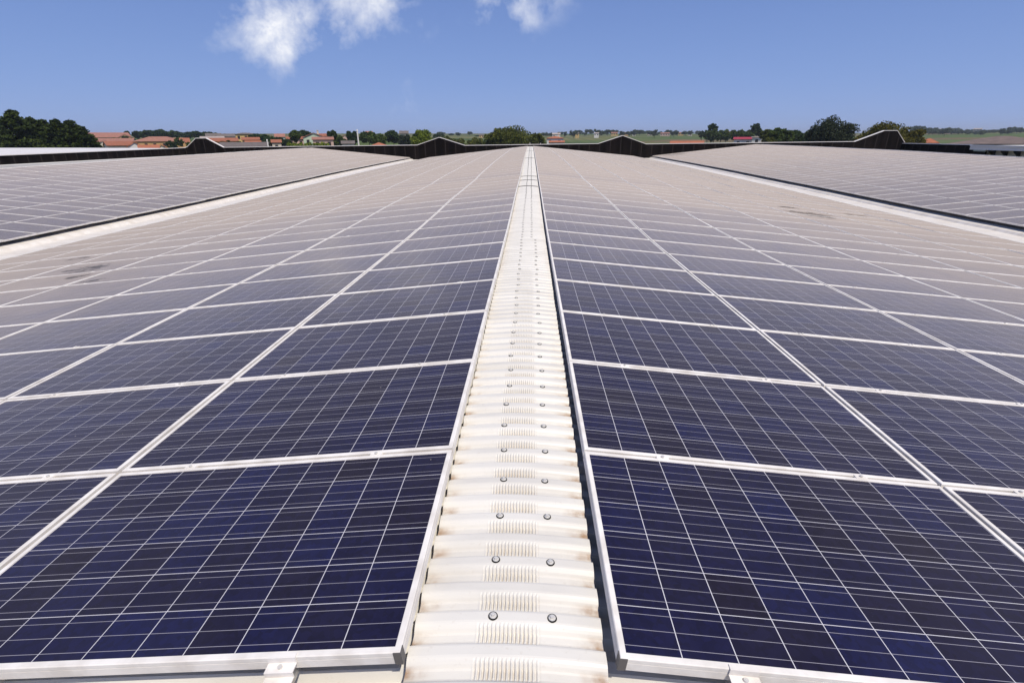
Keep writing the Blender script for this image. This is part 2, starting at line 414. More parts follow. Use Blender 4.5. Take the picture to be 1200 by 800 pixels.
# end wall steps: outer gables are capped flat
GL = (xat(213), xat(226), xat(238), xat(257), 1.08); GR = (xat(990), xat(1020), xat(1034), xat(1045), 1.25)
pts = prof_wall(-41.6, 42.6, [GL]+GAB+[GR], ztop)
mb = MB()
for (x0, z0), (x1, z1) in zip(pts, pts[1:]):
    if x1-x0 < .01: continue
    mb.quad((x0, YW, 0), (x1, YW, 0), (x1, YW, z1-GZ), (x0, YW, z0-GZ))
    mb.quad((x1, YW+.25, 0), (x0, YW+.25, 0), (x0, YW+.25, z0-GZ), (x1, YW+.25, z1-GZ))
ew = mb.build('end_wall', M_DARK, wh)
mb = MB()
for (x0, z0), (x1, z1) in zip(pts, pts[1:]):
    if x1-x0 < .01: continue
    a = -.04; b = YW+.29; hh = .06
    A = [(x0, YW+a, z0-GZ+.004), (x1, YW+a, z1-GZ+.004), (x1, b, z1-GZ+.004), (x0, b, z0-GZ+.004)]; B = [(p_[0], p_[1], p_[2]+hh) for p_ in A]
    mb.quad(*A[::-1]); mb.quad(*B); mb.quad(A[0], A[1], B[1], B[0]); mb.quad(A[2], A[3], B[3], B[2]); mb.quad(A[1], A[2], B[2], B[1]); mb.quad(A[3], A[0], B[0], B[3])
mb.build('flashing', M_FLASH, ew)
# side parapets over the outer valleys
for s, X, zt0, zt1, ya in ((-1, 41.3, .24, .44, -8), (1, 42.4, .24, .30, 53.2)):
    mb = MB(); fl = MB(); ys = [ya]+[q for q in (10, 20, 30, 40, 50, 56) if q > ya]+[YW]
    zt = lambda y: (zt0+(zt1-zt0)*max(0, min(1, (y-30)/32)))-GZ
    for y0, y1 in zip(ys, ys[1:]):
        for xx in (s*X, s*(X+.2)): mb.quad((xx, y0, 0), (xx, y1, 0), (xx, y1, zt(y1)), (xx, y0, zt(y0)))
        P4 = [(s*(X-.05), y0, zt(y0)+.004), (s*(X+.26), y0, zt(y0)+.004), (s*(X+.26), y1, zt(y1)+.004), (s*(X-.05), y1, zt(y1)+.004)]
        fl.quad(*P4); fl.quad(*[(a, b, c+.06) for a, b, c in P4]); fl.quad(P4[0], P4[3], (P4[3][0], P4[3][1], P4[3][2]+.06), (P4[0][0], P4[0][1], P4[0][2]+.06))
    if s > 0:
        for xx in (X, X+.2): mb.quad((xx, 51.6, 0), (xx, 53.19, 0), (xx, 53.19, -.26-GZ), (xx, 51.6, -.26-GZ))
    sw = mb.build('side_wall', M_DARK, wh); fl.build('flashing', M_FLASH, sw)

# ------------------------------------------------------------------ solar panels
def ring_mesh(name, loops, w, h, mats):
    v = []; f = []
    for (i, z) in loops: v += [(i, i, z), (w-i, i, z), (w-i, h-i, z), (i, h-i, z)]
    for k in range(len(loops)-1):
        for j in range(4): f.append((k*4+j, k*4+(j+1) % 4, (k+1)*4+(j+1) % 4, (k+1)*4+j))
    me = bpy.data.meshes.new(name); me.from_pydata(v, [], [q[::-1] for q in f])
    for m in mats: me.materials.append(m)
    return me
LIP = .0195
FR = ring_mesh('frame', [(LIP, -.006), (LIP, -.0008), (LIP-.0012, 0), (.0025, 0), (0, -.0025), (0, -.016), (.0018, -.0165), (.0018, -.0175), (0, -.018), (0, -.045), (.004, -.046), (.03, -.046), (.03, -.043), (.003, -.042), (.003, -.008), (LIP, -.0065)], PW, PH, [M_ALU])
FRS = ring_mesh('frame', [(LIP, -.004), (LIP, 0), (0, 0), (0, -.046), (.02, -.046)], PW, PH, [M_ALU])
CW, CH = (PW-2*LIP)/10, (PH-2*LIP)/6; OX, OY = (PW-10*CW)/2, (PH-6*CH)/2
def cuv(x, y): return ((x-OX)/CW, (y-OY)/CH)
def glass_mesh():
    me = bpy.data.meshes.new('glass'); i = LIP-.002; z = -.004
    P = [(i, i, z), (PW-i, i, z), (PW-i, PH-i, z), (i, PH-i, z)]
    me.from_pydata(P, [], [(0, 1, 2, 3)]); uv = me.uv_layers.new(name='cells')
    for k, q in enumerate(P): uv.data[k].uv = cuv(q[0], q[1])
    me.materials.append(M_GLASS); return me
GM = glass_mesh()
def back_mesh():
    me = bpy.data.meshes.new('backsheet'); i = .004; z = -.009
    me.from_pydata([(i, i, z), (i, PH-i, z), (PW-i, PH-i, z), (PW-i, i, z)], [], [(0, 1, 2, 3)]); me.materials.append(newmat('white_backsheet', (.6, .6, .6), .7)); return me
BM = back_mesh()
cl = MB(); cl.box(-.028, .028, -.014, .014, -.002, .0018).box(-.030, .030, -.006, .006, -.05, -.0025)
CLM = bpy.data.meshes.new('mid_clamp'); CLM.from_pydata([tuple(q) for q in cl.v], [], cl.f); CLM.materials.append(M_ALU)
bt = MB(); bt.cyl((0, 0, .0036), .007, .006, 12); bt.cyl((0, 0, .0096), .0035, .0005, 6)
BTM = bpy.data.meshes.new('bolt'); BTM.from_pydata([tuple(q) for q in bt.v], [], bt.f); BTM.materials.append(M_STEEL)
# end clamp at the front edge: Z shaped bracket riding on a rail stub, bolt through it
ec = MB(); w_ = .042
ec.box(-w_, w_, -.034, -.0015, -.021, -.0175); ec.box(-w_, w_, -.0045, -.0015, -.0174, .0030); ec.box(-w_, w_, -.0014, .012, .0006, .0034)
ec.box(-w_, w_, -.034, -.031, -.038, -.0211); ec.box(-w_, w_, -.060, -.0341, -.038, -.035); ec.box(-w_, w_, -.060, -.057, -.034, -.024)
ECM = bpy.data.meshes.new('end_clamp'); ECM.from_pydata([tuple(q) for q in ec.v], [], ec.f); ECM.materials.append(M_ALU)
rl = MB(); rl.box(-.02, .02, -.09, .30, -.088, -.084).box(-.02, -.017, -.09, .30, -.0839, -.047).box(.017, .02, -.09, .30, -.0839, -.047).box(-.0169, -.006, -.09, .30, -.051, -.0475).box(.006, .0169, -.09, .30, -.051, -.0475)
RLM = bpy.data.meshes.new('rail'); RLM.from_pydata([tuple(q) for q in rl.v], [], rl.f); RLM.materials.append(M_ALU2)
CCMS = []
for (x, y) in ((0, 0), (PW, 0)):
    cc = MB()
    sx = 1 if x == 0 else -1
    cc.box(min(x-sx*.0015, x+sx*.022), max(x-sx*.0015, x+sx*.022), -.0015, .004, -.047, -.0015)
    cc.box(min(x-sx*.0015, x+sx*.0035), max(x-sx*.0015, x+sx*.0035), .0041, .024, -.047, -.0015)
    CCM = bpy.data.meshes.new('corner_cap'); CCM.from_pydata([tuple(q) for q in cc.v], [], cc.f); CCM.materials.append(M_PLUG); CCMS.append(CCM)

ORD = ['', 'first', 'second', 'third', 'fourth', 'fifth', 'sixth', 'seventh', 'eighth', 'ninth', 'tenth', 'eleventh', 'twelfth', 'thirteenth', 'fourteenth', 'fifteenth', 'sixteenth', 'seventeenth', 'eighteenth', 'nineteenth']
TENS = {2: ('twentieth', 'twenty'), 3: ('thirtieth', 'thirty'), 4: ('fortieth', 'forty'), 5: ('fiftieth', 'fifty'), 6: ('sixtieth', 'sixty')}
def ordn(n):
    if n < 20: return ORD[n]
    a, b = divmod(n, 10); return TENS[a][0] if b == 0 else TENS[a][1]+'-'+ORD[b]
slots = []
rp = random.Random(11)
for c in (0, -SPAN, SPAN):
    for s in (-1, 1):
        for j in range(7):
            for k in range(NROW):
                xa = X0+j*PIT_X*math.cos(SL)
                xin = c+s*xa; xout = c+s*(xa+PW*math.cos(SL))
                y0 = Y0+k*PIT_Y
                zi = -(xa-X0)*math.tan(SL); zo = -(xa+PW*math.cos(SL)-X0)*math.tan(SL)
                if s < 0: xin, xout, zi, zo = xout, xin, zo, zi
                A = Vector((xin, y0, zi+camb(y0, xin))); B = Vector((xout, y0, zo+camb(y0, xout)))
                D = Vector((A.x, y0+PH, zi+camb(y0+PH, xin)))
                ex = (B-A).normalized(); ey = (D-A).normalized(); ez = ex.cross(ey).normalized(); ey = ez.cross(ex)
                # little mounting tolerances
                dz = rp.uniform(-.0015, .0015) if k > 0 else 0; ang = rp.gauss(0, .0016); an2 = rp.gauss(0, .0016)
                Mx = Matrix(((ex.x, ey.x, ez.x, A.x), (ex.y, ey.y, ez.y, A.y), (ex.z, ey.z, ez.z, A.z+dz), (0, 0, 0, 1))) @ Matrix.Rotation(ang, 4, 'X') @ Matrix.Rotation(an2, 4, 'Y')
                pts4 = [A, B, B+(D-A), D]; area = 0; ok = False; q4 = []
                for p_ in pts4:
                    px, py, z = PX(p_)
                    if z < .2: q4 = None; break
                    q4.append((max(0, min(1200, px)), max(0, min(800, py))))
                if q4: area = abs(sum(q4[i][0]*q4[(i+1) % 4][1]-q4[(i+1) % 4][0]*q4[i][1] for i in range(4)))/2
                if c*s > 0: area = 0
                slots.append((area, c, s, j, k, Mx))
slots.sort(key=lambda q: -q[0])
indiv, others = slots[:300], slots[300:]
def child(name, me, parent, M=None):
    o = bpy.data.objects.new(name, me); o.parent = parent
    if M is not None: o.matrix_local = M
    return link(o)
for (ar, c, s, j, k, Mx) in indiv:
    t_ = bpy.data.objects.new('solar_panel', None); t_.empty_display_size = .2; t_.matrix_world = Mx; link(t_)
    side = 'left' if s < 0 else 'right'
    if c == 0:
        row = 'nearest row' if k == 0 else ordn(k+1)+' row from front'
        col = 'beside the strip' if j == 0 else ordn(j+1)+' column out'
        lab = 'solar panel %s of white ridge strip, %s, %s' % (side, row, col)
    else:
        sd = 'left' if c < 0 else 'right'
        lab = 'solar panel on %s neighbouring vault, %s row from front, %s column above gutter' % (sd, ordn(k+1), ordn(7-j))
    tag(t_, lab, 'solar panel', 'solar panels covering the roof')
    near = k < 9 and c == 0
    child('frame', FR if near else FRS, t_); child('glass', GM, t_)
    if near: child('backsheet', BM, t_)
    if near:
        for xx in (PW*.22, PW*.78):
            q = child('mid_clamp', CLM, t_, Matrix.Translation((xx, PH+(PIT_Y-PH)/2, 0))); child('bolt', BTM, q)
    if k == 0:
        for q in CCMS: child('corner_cap', q, t_)
        for xx in (.347, PW-.347) if j == 0 else (.35, PW-.35):
            q = child('end_clamp', ECM, t_, Matrix.Translation((xx, 0, 0)))
            child('bolt', BTM, q, Matrix.Translation((0, -.018, -.0208))); child('rail', RLM, t_, Matrix.Translation((xx, 0, 0)))
v = []; f = []; mi = []; uvs = []
fv = [tuple(q.co) for q in FRS.vertices]; ff = [tuple(p_.vertices) for p_ in FRS.polygons]
gv = [tuple(q.co) for q in GM.vertices]
for n_, (ar, c, s, j, k, Mx) in enumerate(others):
    b = len(v); v += [Mx @ Vector(q) for q in fv]
    for q in ff: f.append(tuple(b+i for i in q)); mi.append(0); uvs += [(0, 0)]*4
    b = len(v); v += [Mx @ Vector(q) for q in gv]; f.append((b, b+1, b+2, b+3)); mi.append(1)
    ou, ov = 20*(n_ % 40), 12*(n_//40)
    uvs += [(cuv(q[0], q[1])[0]+ou, cuv(q[0], q[1])[1]+ov) for q in gv]
so = mesh('solar_panels', v, f, [M_ALU, M_GLASS], None, False, mi)
ul = so.data.uv_layers.new(name='cells'); ul.data.foreach_set('uv', [x for q in uvs for x in q])
tag(so, 'hazy mass of far solar panels covering the back and side vaults', 'solar panels', 'solar panels covering the roof', 'stuff')

# ------------------------------------------------------------------ terrain
def sstep(a, b, x): t = max(0, min(1, (x-a)/(b-a))); return t*t*(3-2*t)
def terrain(x, y):
    d = math.hypot(x, y); az = math.degrees(math.atan2(x, y))     # 0 = ahead, negative = left
    z = GZ + 17.2*sstep(140, 1500, d)**.8
    vill = sstep(8, -16, az)*sstep(-150, -60, az)
    z += vill*(6.5*sstep(90, 330, d)-2.5*sstep(350, 900, d))
    right = sstep(5, 30, az)
    z -= right*5.0*sstep(250, 1000, d)
    if d > 120: z += sstep(120, 500, d)*1.6*mnoise.noise(Vector((x*.004, y*.004, .3)))
    return z
v = []; f = []
rads = [0, 30, 60, 90, 120, 150, 180, 210, 250, 300, 350, 400, 460, 530, 620, 720, 850, 1000, 1200, 1500, 1900, 2500, 3500, 5500, 9000]
NA = 180
for r_ in rads:
    for i in range(NA):
        a = 2*math.pi*i/NA; x, y = r_*math.sin(a), r_*math.cos(a); v.append((x, y, terrain(x, y)-(.02 if r_ < 100 else 0)))
for i in range(len(rads)-1):
    for j in range(NA): f.append((i*NA+j, (i+1)*NA+j, (i+1)*NA+(j+1) % NA, i*NA+(j+1) % NA))
M_LAND = newmat('farmland', (.1, .13, .04), .95, 0, .1); t = NT(M_LAND); p = t.pos()
rot = t.n('ShaderNodeMapping'); t.set(rot.inputs[0], p); rot.inputs['Rotation'].default_value = (0, 0, R(14)); rot.inputs['Scale'].default_value = (.0035, .011, 0)
vo = t.n('ShaderNodeTexVoronoi'); vo.inputs['Scale'].default_value = 1; t.set(vo.inputs['Vector'], rot.outputs[0])
sc = t.n('ShaderNodeSeparateColor'); t.set(sc.inputs[0], vo.outputs['Color'])
cr = t.n('ShaderNodeValToRGB'); cr.color_ramp.interpolation = 'CONSTANT'; t.set(cr.inputs[0], sc.outputs[0]); e = cr.color_ramp.elements
cols = [(.085, .115, .03), (.15, .145, .05), (.06, .085, .025), (.17, .11, .065), (.105, .13, .04), (.18, .155, .07)]
e[0].color = (*cols[0], 1); e[1].color = (*cols[1], 1); e[1].position = .2
for i, c_ in enumerate(cols[2:]): q = e.new(.36+.16*i); q.color = (*c_, 1)
rows = t.n('ShaderNodeTexWave'); rows.inputs['Scale'].default_value = .09; rows.inputs['Distortion'].default_value = .5; t.set(rows.inputs['Vector'], t.scale(p, (.25, 1, 0)))
c_ = t.mix(t.math('MULTIPLY', rows.outputs['Fac'], .5), cr.outputs[0], (.05, .085, .02))
nz = t.noise(t.scale(p, (.01, .03, 0)), 1.4, 6); c_ = t.mix(t.ramp(nz, .45, .7, 0, .5), c_, (.07, .09, .03))
t.set(t.b.inputs['Base Color'], c_)
tag(mesh('ground', v, f, M_LAND, None, True), kind='structure')

# ------------------------------------------------------------------ trees
def leafmat(name, c1, c2):
    m = newmat(name, c1, .75, 0, .15); t = NT(m)
    g = t.n('ShaderNodeNewGeometry'); f1 = t.noise(g.outputs['Position'], .45, 3); rn = g.outputs['Random Per Island']
    c_ = t.mix(t.ramp(t.math('ADD', t.math('MULTIPLY', f1, .7), t.math('MULTIPLY', rn, .45)), .3, .85), c1, c2); t.set(t.b.inputs['Base Color'], c_)
    tr = t.n('ShaderNodeBsdfTranslucent'); t.set(tr.inputs[0], c_)
    mxs = t.n('ShaderNodeMixShader'); mxs.inputs[0].default_value = .3; t.t.links.new(t.b.outputs[0], mxs.inputs[1]); t.t.links.new(tr.outputs[0], mxs.inputs[2])
    t.t.links.new(mxs.outputs[0], t.t.nodes['Material Output'].inputs[0]); return m
L_CEDAR = leafmat('cedar_foliage', (.014, .028, .006), (.075, .10, .018))
L_DARK = leafmat('dark_foliage', (.022, .042, .012), (.05, .085, .02))
L_OLIVE = leafmat('olive_foliage', (.04, .058, .010), (.16, .165, .03))
L_BRIGHT = leafmat('spring_foliage', (.10, .15, .018), (.26, .30, .035))
L_MID = leafmat('green_foliage', (.03, .052, .012), (.12, .165, .035))
L_GREY = leafmat('greygreen_foliage', (.020, .030, .013), (.06, .072, .036))
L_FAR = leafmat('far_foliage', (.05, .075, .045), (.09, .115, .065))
L_OAK = leafmat('oak_foliage', (.032, .036, .007), (.18, .155, .022))
M_BARK = var_mat('bark', (.06, .045, .03), (.03, .022, .016), 3)
def leaves(rn, v, f, c, n, size, flat=0.0):
    for _ in range(n):
        pass
def tree(px, ytop, halfpx, Z, leaf, label, kind='round', name='broadleaf_tree', group=None, dens=1.0, seed=0, ybase=None):
    rn = random.Random(int(px*7+ytop*13+seed)); top = W(px, ytop, Z); rad = halfpx*1.06*Z/FPX
    gz = terrain(top.x, top.y); H = top.z-gz
    base = Vector((top.x, top.y, gz)); root = empty(name, base, rn.uniform(0, 6)); tag(root, label, 'tree', group)
    root.rotation_euler = (0, 0, 0)
    # trunk and limbs
    tb = MB(); r0 = max(.12, H*.022); seg = 8; pts = [Vector((0, 0, H*.8*i/6)) + Vector((rn.uniform(-1, 1), rn.uniform(-1, 1), 0))*r0*.5*(i > 0) for i in range(7)]
    def limb(A, B, ra, rb):
        d = (B-A); q = d.to_track_quat('Z', 'Y').to_matrix().to_4x4(); q.translation = A; tb.cyl((0, 0, 0), ra, d.length, seg, rb, M=q)
    for i in range(6): limb(pts[i], pts[i+1], r0*(1-i*.14), r0*(1-(i+1)*.14))
    v = []; f = []
    px_m = Z/FPX; ls = max(.16, px_m*1.25)*(1.5 if kind == 'cedar' else 1)
    def leaf_q(c, sz, flat):
        a = Vector((rn.gauss(0, 1), rn.gauss(0, 1), rn.gauss(0, 1)*(1-flat))).normalized(); b = Vector((rn.gauss(0, 1), rn.gauss(0, 1), rn.gauss(0, 1)*(1-flat)))
        b = (b-a*a.dot(b)).normalized(); n = len(v); s1 = sz*rn.uniform(.6, 1.3); s2 = sz*rn.uniform(.4, .9)
        v.extend([c-a*s1, c-b*s2, c+a*s1, c+b*s2]); f.append((n, n+1, n+2, n+3))
    clumps = []
    if kind == 'round':
        Hc = min(H*.82, rad*1.9 if H > rad*2.2 else H*.85); cz = H-Hc/2
        N = int(26*dens)+10
        for _ in range(N):
            while 1:
                q = Vector((rn.uniform(-1, 1), rn.uniform(-1, 1), rn.uniform(-1, 1)))
                if q.length < 1: break
            q = q.normalized()*(q.length**.45)
            cr_ = rad*rn.uniform(.22, .36); q = Vector((q.x*(rad-cr_*.8), q.y*(rad-cr_*.8), cz+q.z*(Hc/2-cr_*.75))); clumps.append((q, cr_, .8))
    elif kind == 'cedar':
        for i in range(int(95*dens)):
            tt = rn.random()**.75; z = H*(.25+.72*tt); rr = rad*(1-tt**2.2)**.8*rn.uniform(.85, 1.15)+.15
            a = rn.uniform(0, 6.28); r_ = rr*rn.random()**.6; clumps.append((Vector((r_*math.cos(a), r_*math.sin(a), z-.10*r_)), rad*(.2+.22*(1-tt)), .5))
        clumps += [(Vector((0, 0, H*(.90+.03*i))), rad*(.17-.035*i), 1.3) for i in range(4)]
    elif kind == 'column':
        for i in range(16):
            tt = i/15; rr = rad*math.sin(math.pi*(.15+.8*tt))**.6; clumps.append((Vector((rn.uniform(-.4, .4)*rr, rn.uniform(-.4, .4)*rr, H*(.15+.80*tt))), rr*.75, 1.2))
    tot = int((6500 if kind == 'cedar' else 4600)*dens); vol = sum(c[1]**2 for c in clumps)
    for (c, cr_, sq) in clumps:
        if kind != 'column' and rn.random() < .55:
            hz = min(H*.75, max(H*.15, c.z-abs(c.x)*.5)); limb(Vector((0, 0, hz*.8)), c, r0*.35, r0*.1)
        for _ in range(max(10, int(tot*cr_**2/vol))):
            q = Vector((rn.gauss(0, 1), rn.gauss(0, 1), rn.gauss(0, 1))).normalized()*(rn.random()**.4)*cr_
            leaf_q(c+Vector((q.x, q.y, q.z*sq)), min(ls, cr_*.4), .5 if kind == 'cedar' else .1)
    # bring the crown top to the surveyed height
    zm = max(q.z for q in v); 
    for q in v: q.z += (H-zm)*max(0, q.z/H)
    tb.build('trunk', M_BARK, root); mesh('crown', v, f, leaf, root)
    return root

gl = 'conifers standing behind the white roof'
for i, (px, yt, hw, Z) in enumerate(((-14, 131, 17, 118), (11, 127, 20, 112), (34, 136, 20, 116), (48, 139, 18, 124), (63, 138, 19, 110), (80, 139, 18, 118), (94, 147, 15, 112), (103, 158, 9, 118))):
    pos_ = ['cut by the left picture edge', 'tallest of the group with a pointed top', 'just right of the tallest one', 'fourth from the left', 'in the middle of the dark group', 'with a ragged double top', 'second from the right end', 'smallest, at the right end of the group'][i]
    tree(px, yt, hw, Z, L_CEDAR, 'dark layered conifer, '+pos_, 'cedar', 'conifer_tree', gl, 1.5)
T = [
 (73+0, 0, 0, 0, None, '', ''),
]
def rt(*a, **k): return tree(*a, **k)
rt(605, 146, 27, 150, L_OLIVE, 'broad olive green tree behind the end of the white ridge strip', 'round', dens=1.8)
rt(583, 149, 17, 146, L_OLIVE, 'left shoulder of olive green tree clump beyond the ridge end', 'round', dens=1.2)
rt(629, 155, 14, 152, L_OLIVE, 'lower olive green tree right beside the broad one', 'round', dens=1.2)
rt(980, 134, 27, 120, L_GREY, 'large dark grey-green cedar behind the right parapet gable', 'round', 'cedar_tree', dens=2.4)
rt(964, 147, 13, 122, L_GREY, 'small dark conifer leaning on the left of the large cedar', 'round', 'conifer_tree', dens=1.2)
rt(1043, 141, 29, 105, L_OAK, 'round golden green tree behind the right parapet gable', 'round', dens=2.2)
rt(1066, 147, 19, 107, L_OAK, 'lower golden green tree beside the red pyramid roof', 'round', dens=1.6)
rt(1017, 153, 12, 112, L_OAK, 'small golden tree between the cedar and the round tree', 'round', dens=1)
rt(495, 151, 14, 170, L_BRIGHT, 'bright yellow-green round tree left of the dark gable', 'round', dens=1.6)
rt(489, 155, 7, 174, L_MID, 'thin green tree behind the bright round tree', 'round')
for i, (px, yt, hw, m_, lb) in enumerate(((388, 152, 6, L_DARK, 'narrow dark tree right of the pale green house'), (431, 153, 11, L_MID, 'green tree right behind the white pole'), (411, 153, 8, L_DARK, 'dark tree left of the white pole'),
      (444, 156, 9, L_MID, 'green tree over the orange hip roof'), (460, 152, 10, L_DARK, 'tall dark green tree left of the dark roofed house'), (474, 157, 9, L_GREY, 'greyish tree between the dark tree and bright round tree'),
      (396, 158, 10, L_MID, 'bushy tree in front of the pinkish house'), (345, 152, 7, L_MID, 'tall green tree above the red houses'), (356, 152, 9, L_DARK, 'dark crown behind the pale green house'),
      (303, 156, 12, L_DARK, 'dark round umbrella pine beside the yellow house'), (312, 161, 8, L_DARK, 'low dark tree under the umbrella pine'), (334, 162, 7, L_DARK, 'dark shrubby tree left of the pale green house'),
      (347, 164, 6, L_GREY, 'dark purple-green tree below the pale green house'), (521, 159, 10, L_OLIVE, 'olive tree showing over the left dark gable'), (538, 161, 12, L_OLIVE, 'low olive tree right of the left dark gable'), (556, 160, 12, L_OLIVE, 'low olive tree touching the broad tree clump'),
      (514, 156, 9, L_FAR, 'distant grey tree above the left dark gable'))):
    rt(px, yt, hw, 190+(i*37 % 50), m_, lb, 'round', dens=.8)
for i, px in enumerate((340, 350, 361, 371, 380)):
    rt(px, 166+(i % 2), 8, 135+i*3, L_BRIGHT, ['leftmost low bright green bush beyond the left crest', 'second low bright green bush from the left', 'middle low bright green bush before the houses', 'fourth low bright green bush below balcony', 'rightmost low bright green bush by the balcony house'][i], 'round', 'bush', 'green bushes in front of the houses', .5)
for i, (px, yt, hw, Z_, m_) in enumerate(((146, 159, 4, 255, L_DARK), (208, 161, 5, 205, L_MID), (200, 164, 6, 190, L_DARK), (221, 166, 4, 180, L_MID), (268, 164, 4, 205, L_DARK), (279, 165, 4, 170, L_MID), (132, 161, 4, 250, L_MID), (253, 159, 4, 300, L_DARK), (316, 158, 6, 230, L_MID), (326, 160, 5, 220, L_DARK))):
    rt(px, yt, hw, Z_, m_, ['dark garden tree beside small yellow gable', 'green tree at right end of the long ochre house', 'dark shrubby tree in front of the long ochre house', 'green bush just right of the left parapet gable', 'dark tree between two yellow walled houses', 'green tree below the three storey yellow house', 'green garden tree between faded roofs on the left', 'dark tree beside the two grey roofed houses', 'green tree right of the umbrella pine', 'dark tree behind the small red roofed house'][i], 'round', 'garden_tree', dens=.5)
hill = [(160, 153, 5), (168, 152, 6), (177, 152, 6), (186, 151, 7), (196, 152, 6), (205, 153, 6), (219, 154, 6), (228, 153, 6), (236, 154, 6), (246, 154, 6), (252, 155, 4), (148, 153, 3), (262, 156, 3)]
for i, (px, yt, hw) in enumerate(hill):
    rt(px, yt, hw*1.2, 330+(i*53 % 40), L_DARK, 'dark pine %s in hilltop row above the red roofs' % (ordn(i+1)+' from the left' if i < 11 else ['small, at the far left end,', 'small, beside the yellow house,'][i-11]), 'round', 'pine_tree', 'hilltop pines', .5)
for i, (px, yt, hw, m_) in enumerate(((823, 153, 4, L_FAR), (830, 152, 6, L_MID), (838, 150, 8, L_MID), (836, 144, 6, L_DARK), (846, 152, 6, L_MID), (852, 151, 7, L_MID), (862, 152, 6, L_MID), (872, 151, 7, L_MID), (886, 144, 6.5, L_DARK), (881, 151, 7, L_MID), (893, 150, 6, L_MID))):
    rt(px, yt, hw, 290+(i*31 % 30), m_, ['pale tree at left end of the field edge row', 'small green tree second in the field edge row', 'green tree below the tall dark crown', 'tall dark crown over the field edge row', 'green tree right of the tall dark crown', 'sixth tree in the row behind the field', 'green tree just left of the red barn', 'green tree above the red barn roof', 'round dark crown above the red and white barn', 'green tree under the round dark crown', 'green tree at the right end of the field edge row'][i], 'round', group='trees along the field edge', dens=.5)
for i, (px, yt, hw, Z, m_) in enumerate(((900, 151, 8, 160, L_OLIVE), (911, 149, 9, 150, L_MID), (922, 150, 9, 158, L_MID), (934, 152, 9, 170, L_DARK), (945, 154, 9, 176, L_DARK), (903, 160, 8, 140, L_OLIVE))):
    rt(px, yt, hw, Z, m_, ['olive tree against the white barn tower', 'tallest green tree right of the barn', 'green tree between the tallest and the dark ones', 'dark green tree left of the cedar', 'dark tree touching the big cedar', 'low olive bush at the foot of the white barn'][i], 'round', group='trees between barn and cedar', dens=.9)
# distant single trees and hedgerow trees along the skyline
rd = random.Random(5); n_ = 0
for (a, b, yt, dy) in ((508, 566, 156, 2), (640, 668, 154.5, 1.5), (672, 705, 153, 2), (706, 820, 153, 1.6), (1070, 1200, 150.5, 2.5), (1075, 1125, 149, 2)):
    px = a
    while px < b:
        Z = rd.uniform(620, 900); w_ = rd.uniform(3, 5.5)*(1.5 if a > 1000 else 1.1)
        slope = -(px-600)*.0073
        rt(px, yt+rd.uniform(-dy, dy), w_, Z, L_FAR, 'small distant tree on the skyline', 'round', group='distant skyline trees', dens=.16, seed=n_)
        px += rd.uniform(5, 9); n_ += 1

# ------------------------------------------------------------------ houses
def tile(name, c1, c2): 
    m = var_mat(name, c1, c2, .9, .8, spec=.2, lo=.3, hi=.7, detail=8)
    return m
TR = tile('terracotta_tiles', (.34, .125, .07), (.25, .10, .06)); TP = tile('faded_tiles', (.36, .17, .12), (.27, .13, .095)); TO = tile('orange_tiles', (.42, .145, .07), (.30, .11, .06))
TG = tile('grey_tiles', (.17, .14, .125), (.12, .10, .09)); TB = tile('brown_tiles', (.19, .145, .125), (.13, .10, .088)); TW = tile('pale_roofing', (.42, .36, .31), (.33, .27, .24))
WY = var_mat('yellow_plaster', (.62, .42, .16), (.52, .35, .14), .5); WO = var_mat('ochre_plaster', (.58, .36, .15), (.48, .29, .12), .5); WC = var_mat('cream_plaster', (.66, .58, .45), (.55, .48, .37), .5)
WW = var_mat('white_plaster', (.74, .71, .66), (.62, .59, .55), .5); WG = var_mat('pale_green_plaster', (.50, .58, .42), (.44, .52, .38), .5); WP = var_mat('pink_plaster', (.60, .42, .34), (.5, .34, .28), .5)
M_WIN = newmat('window_glass', (.02, .022, .025), .12); M_WFR = newmat('shutter_wood', (.10, .06, .035), .6); M_DOOR = newmat('door_wood', (.07, .04, .025), .6)
